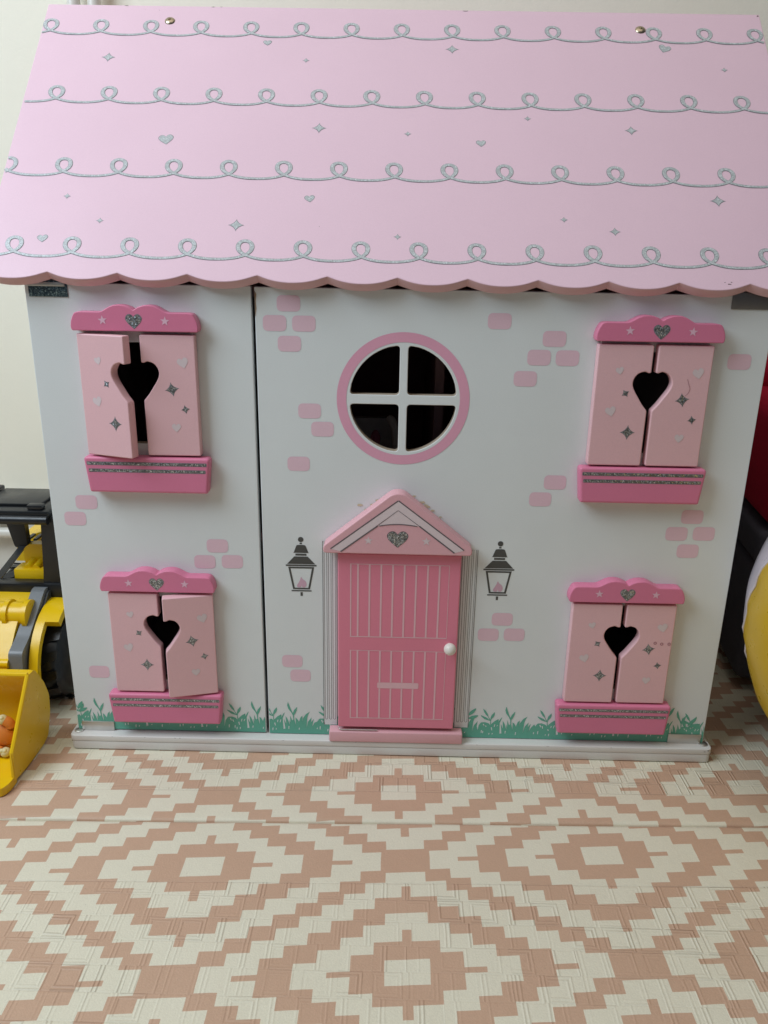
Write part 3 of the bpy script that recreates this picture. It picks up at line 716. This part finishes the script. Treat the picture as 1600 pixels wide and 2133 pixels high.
# ------------------------------------------------------------------ toy loader
tr = root('toy_loader', 'yellow toy wheel loader with black cab and raised grey arms beside the doll house', 'toy loader', (-.39, .1, 0))
XR = -.333; XL = -.447
side_poly = [(-.061, .030), (-.015, .0825), (-.004, .0815), (.011, .060), (.018, .042), (.016, .025), (.006, .004), (-.007, .0008), (-.040, .0012), (-.066, .004)]
bm = bmesh.new(); prism(bm, roundpoly(side_poly, .003, 2), 'X', XR-.0028, XR); prism(bm, roundpoly(side_poly, .003, 2), 'X', XL, XL+.0028)
inner = [(-.017, .0815), (-.004, .0812), (.0105, .0595), (.0172, .042), (.0152, .0255), (.0055, .0046), (-.007, .0012), (-.066, .0012), (-.068, .0034), (-.009, .0042), (.003, .0070), (.0122, .027), (.0140, .041), (.0080, .0575), (-.006, .0775), (-.015, .0785)]
prism(bm, inner, 'X', XL+.0027, XR-.0027)
bm_obj('bucket', bm, 'yellow', tr, smooth=30)
bm = bmesh.new(); tube(bm, [(XR-.0012, -.0153, .0824), (XR-.0012, -.0612, .0302), (XR-.0012, -.0650, .006)], .0021, 8); tube(bm, [(XL+.002, -.0153, .0824), (XR-.0012, -.0153, .0824)], .0021, 8)
bm_obj('bucket_rim', bm, 'yellow', tr)
bm = bmesh.new()
for k in range(5):
    x = XR-.0062-k*.0255
    prism(bm, roundpoly([(x-.006, -.058), (x+.006, -.058), (x+.0062, -.074), (x+.002, -.083), (x-.006, -.080)], .0045, 4), 'Z', .0006, .0085)
bm_obj('bucket_teeth', bm, 'yellow', tr)
# lift arms and links
for dx, nm in ((0, 'lift_arm'), (-.058, 'lift_arm')):
    bm = bmesh.new(); prism(bm, roundpoly([(.118, .118), (.090, .121), (.045, .089), (.026, .081), (.0225, .050), (.034, .048), (.050, .062), (.106, .098)], .004, 3), 'X', -.372+dx, -.3585+dx)
    bm_obj(nm, bm, 'grey', tr, smooth=30)
bm = bmesh.new(); prism(bm, roundpoly([(.117, .116), (.092, .117), (.044, .078), (.030, .050), (.046, .064), (.106, .100)], .003, 3), 'X', -.3584, -.3560); bm_obj('arm_shaded_side', bm, 'dgrey', tr)  # thin dark slab paints the shade on the right side of the grey arm
bm = bmesh.new(); tube(bm, [(-.372, .026, .070), (-.400, .026, .070)], .0045, 14); bm_obj('pivot_bar', bm, 'yellow', tr)
# body, hood with ribs, fender
bm = bmesh.new(); prism(bm, roundpoly([(.020, .030), (.022, .066), (.050, .096), (.070, .112), (.128, .116), (.128, .030)], .005, 3), 'X', -.430, -.3735)
bm_obj('body', bm, 'yellow', tr, smooth=40)
bm = bmesh.new()
tube(bm, [(-.43, .068, .103), (-.3655, .068, .103)], .0125, 18)
bm_obj('hood', bm, 'yellow', tr, smooth=40)
for x in (-.4285, -.408, -.3885, -.369):
    bm = bmesh.new(); tube(bm, [(x, .068, .103), (x+.0042, .068, .103)], .0150, 18); bm_obj('hood_rib', bm, 'yellow', tr, smooth=40)
arc = [R_(a) for a in range(35, 196, 10)]
fpoly = [(.092+.063*math.cos(a), .046+.063*math.sin(a)) for a in arc]+[(.092+.056*math.cos(a), .046+.056*math.sin(a)) for a in arc[::-1]]
bm = bmesh.new(); prism(bm, fpoly, 'X', -.3562, -.3475); prism(bm, [(.092+.063*math.cos(R_(a)), .046+.063*math.sin(R_(a))) for a in range(50, 126, 8)]+[(.092+.055*math.cos(R_(a)), .046+.055*math.sin(R_(a))) for a in range(122, 49, -8)], 'X', -.3476, -.3340); bm_obj('fender', bm, 'yellow', tr, smooth=40)
# wheels
def wheel(x, y):
    R0, wd = .044, .036; bm = bmesh.new()
    lathe(bm, [(.014, wd), (.030, wd), (.036, wd*.96), (.041, wd*.88), (R0, wd*.72), (R0, wd*.28), (.041, wd*.1), (.034, 0), (.014, 0)], (x-wd, y, R0), 'X', 40)
    bm.normal_update()
    wh = bm_obj('wheel', bm, 'black', tr, smooth=30)
    bm = bmesh.new()
    for k in range(14):
        a = 2*math.pi*k/14
        for s_, o_ in ((.02, 0), (.5, .5)):
            aa = a+o_*2*math.pi/14
            r = bmesh.ops.create_cube(bm, size=1)['verts']
            for v in r:
                v.co = Vector((v.co.x*wd*.46, v.co.y*.0095, v.co.z*.0018)); v.co.y += v.co.x*.3
                v.co = Matrix.Rotation(-aa, 3, 'X') @ (v.co+Vector((0, 0, R0+.0008))); v.co += Vector((x-wd+wd*(.26 if o_ == 0 else .74), y, R0))
    bm_obj('tread', bm, 'black', wh, smooth=0)
    bm = bmesh.new(); lathe(bm, [(0, .0025), (.010, .002), (.013, -.002), (.016, -.001)], (x, y, R0), 'X', 24); bm_obj('hub', bm, 'yellow', wh)
wheel(-.336, .092); wheel(-.336, .225); wheel(-.430, .092); wheel(-.430, .225)
# cab
bm = bmesh.new()
box(bm, -.432, -.3485, .098, .170, .1955, .2030, .0025, 2)
box(bm, -.4235, -.3625, .112, .166, .2028, .2062, .0012, 2)
box(bm, -.4335, -.4255, .100, .170, .2028, .2090, .002, 2)
box(bm, -.372, -.3555, .1005, .110, .2028, .2085, .0022, 2)
box(bm, -.4270, -.410, .1005, .110, .2028, .2085, .0022, 2)
tube(bm, [(-.432, .0975, .1935), (-.350, .0975, .1935)], .0048, 12)
bm_obj('cab_roof', bm, 'black', tr, smooth=35)
def beam(bm, a, b, wx, wy):
    a, b = Vector(a), Vector(b); vv = []
    for p in (a, b):
        for sx, sy in ((-1, -1), (1, -1), (1, 1), (-1, 1)): vv.append(bm.verts.new(p+Vector((sx*wx/2, sy*wy/2, 0))))
    for f in ((0, 1, 2, 3), (7, 6, 5, 4), (0, 4, 5, 1), (1, 5, 6, 2), (2, 6, 7, 3), (3, 7, 4, 0)): bm.faces.new([vv[i] for i in f])
bm = bmesh.new(); prism(bm, roundpoly([(-.3585, .1965), (-.343, .1965), (-.336, .106), (-.366, .106), (-.3625, .135)], .002, 2), 'Y', .1005, .112); bm_obj('cab_side', bm, 'black', tr)
bm = bmesh.new(); prism(bm, roundpoly([(-.430, .197), (-.4045, .197), (-.4035, .140), (-.4175, .140)], .003, 2), 'Y', .157, .166); bm_obj('cab_side', bm, 'black', tr)
bm = bmesh.new(); beam(bm, (-.3445, .14, .1955), (-.3420, .14, .110), .006, .07); bm_obj('cab_side', bm, 'black', tr)
for nm, a, b, wx, wy in (('cab_post', (-.409, .160, .142), (-.418, .104, .120), .0075, .008), ('cab_post', (-.4290, .103, .1945), (-.4300, .103, .106), .006, .008)):
    bm = bmesh.new(); beam(bm, a, b, wx, wy); bm_obj(nm, bm, 'black', tr)
box_obj('cab_sill', (-.432, -.338, .097, .112, .1030, .1235), 'black', tr, bev=.002)
box_obj('rear_rail', (-.418, -.338, .166, .172, .1365, .1430), 'black', tr, bev=.001)
bm = bmesh.new(); 
for k in range(7): box(bm, -.412+k*.0085, -.4085+k*.0085, .172, .190, .1425, .1450)
bm_obj('rear_grille', bm, 'dgrey', tr)
bm = bmesh.new(); prism(bm, [(-.436, .110), (-.345, .110), (-.345, .1560), (-.372, .1545), (-.431, .1385)], 'Y', .192, .28); bm_obj('engine_cover', bm, 'yellow', tr)
bm = bmesh.new(); prism(bm, roundpoly([(-.3955, .118), (-.352, .118), (-.352, .1545), (-.389, .1545), (-.3955, .149)], .003, 3), 'Y', .131, .142)
box(bm, -.4005, -.3635, .1125, .134, .1180, .1330, .0022, 2)
for x in (-.386, -.3775): tube(bm, [(x, .116, .1325), (x, .131, .1345)], .0045, 12)
bm_obj('seat', bm, 'yellow', tr)

# orange toy figure lying in the bucket
fig = root('toy_figure', 'small orange rubber toy creature with cream claws lying in the yellow bucket', 'toy figure', (-.368, -.02, .012))
def ball(bm, c, r, sx=1, sy=1, sz=1):
    v = bmesh.ops.create_icosphere(bm, subdivisions=3, radius=r)['verts']
    for q in v: q.co = Vector(c)+Vector((q.co.x*sx, q.co.y*sy, q.co.z*sz))
bm = bmesh.new(); ball(bm, (-.366, -.018, .022), .0145, 1.15, .8, .95)
tube(bm, spline([(-.360, -.020, .026), (-.3535, -.021, .030), (-.3545, -.022, .0355), (-.358, -.0225, .0385)], 3), .0048, 10)
tube(bm, spline([(-.372, -.022, .014), (-.366, -.028, .0105), (-.361, -.030, .0095)], 3), .0046, 10)
bm_obj('figure_body', bm, 'orange', fig, smooth=60)
for c in ((-.3595, -.023, .0392), (-.357, -.0305, .0092)):
    bm = bmesh.new(); ball(bm, c, .0047)
    for k in (-1, 0, 1): ball(bm, (c[0]-.002+k*.0025, c[1]-.002, c[2]+.0028), .0022)
    bm_obj('claw', bm, 'claw', fig, smooth=60)

# ------------------------------------------------------------------ beach ball
BC, BRad = Vector((.467, -.072, .1685)), .1675
bb = root('beach_ball', 'large yellow and white inflatable beach ball at the right edge', 'beach ball', (BC.x, BC.y, 0))
MT['vy'] = plastic('yellow_vinyl', (.64, .41, .01), .3, var=.12); MT['vw'] = plastic('white_vinyl', (.62, .57, .62), .3, var=.08)
axis = Vector((-.3080, -.1486, .9397)).normalized(); e1 = axis.cross(Vector((0, 0, 1))).normalized(); e2 = axis.cross(e1)
def gore(a0, a1, mt):
    bm = bmesh.new(); nA, nP = 16, 56; grid = []
    for i in range(nP+1):
        ph = math.pi*i/nP; row = []
        for j in range(nA+1):
            al = a0+(a1-a0)*j/nA; d = axis*math.cos(ph)+(e1*math.cos(al)+e2*math.sin(al))*math.sin(ph)
            e = min(j, nA-j)/nA
            r = BRad*(1-.010*math.exp(-e*14))+.0011*math.sin(ph*34+al*3)*math.exp(-e*9)*math.sin(ph)+.0016*noise.noise(d*4)
            row.append(bm.verts.new(BC+d*r))
        grid.append(row)
    for i in range(nP):
        for j in range(nA): bm.faces.new((grid[i][j], grid[i+1][j], grid[i+1][j+1], grid[i][j+1]))
    bmesh.ops.remove_doubles(bm, verts=bm.verts, dist=1e-5)
    o = bm_obj('panel', bm, mt, bb, smooth=50)
    bm = bmesh.new(); pts = []
    for i in range(nP+1):
        ph = math.pi*i/nP; d = axis*math.cos(ph)+(e1*math.cos(a0)+e2*math.sin(a0))*math.sin(ph)
        pts.append(BC+d*(BRad*.992+.0011*math.sin(ph*34+a0*3)*math.sin(ph)))
    tube(bm, pts, .0009, 6); bm_obj('seam', bm, 'vw', bb)
A0 = R_(44.5)
for k in range(6): gore(A0+k*math.pi/3, A0+(k+1)*math.pi/3, 'vy' if k % 2 == 0 else 'vw')

# ------------------------------------------------------------------ armchair behind on the right
ch = root('armchair', 'crimson and charcoal upholstered armchair in the shade behind the beach ball', 'armchair', (.55, .22, 0))
cm = Matrix.Translation((.3875, .165, 0)) @ Matrix.Rotation(R_(-9), 4, 'Z')
def cbox(name, d, mt, bev): bm = bmesh.new(); box(bm, *d, bev, 5); return bm_obj(name, bm, mt, ch, cm)
cbox('base', (0, .42, -.04, .20, .012, .150), 'char', .012)
cbox('seat_cushion', (-.001, .42, -.045, .20, .1505, .188), 'char', .008)
cbox('arm_cushion', (.002, .10, -.05, .20, .1885, .315), 'crimson', .022)
cbox('backrest', (.0, .42, .12, .225, .30, .345), 'crimson', .02)

# ------------------------------------------------------------------ pipes
for x, lab in ((-.3845, 'white vertical heating pipe nearest the left wall corner above the roof ridge'), (-.3605, 'white vertical heating pipe right of its twin above the roof ridge')):
    bm = bmesh.new(); tube(bm, [(x, .4, .09), (x, .4, 2.3)], .0075, 16); tag(bm_obj('heating_pipe', bm, 'trim'), lab, 'pipe', 'vertical heating pipes on the wall')
bm = bmesh.new(); tube(bm, [(-1.6, .385, .073), (-.372, .385, .073)], .0075, 16); tag(bm_obj('heating_pipe', bm, 'trim'), 'white horizontal heating pipe low on the wall, seen through the loader cab', 'pipe')
rv = root('radiator_valve', 'cream radiator valve on the wall above the black cab roof', 'radiator valve', (-.545, .40, .10))
bm = bmesh.new(); box(bm, -.575, -.538, .375, .4015, .095, .126, .004, 3); tube(bm, [(-.56, .388, .10), (-.56, .388, .134)], .008, 14); bm_obj('valve_body', bm, 'trim', rv)
bm = bmesh.new(); tube(bm, [(-.5385, .388, .118), (-.526, .388, .118)], .011, 16); bm_obj('valve_cap', bm, 'trim', rv)
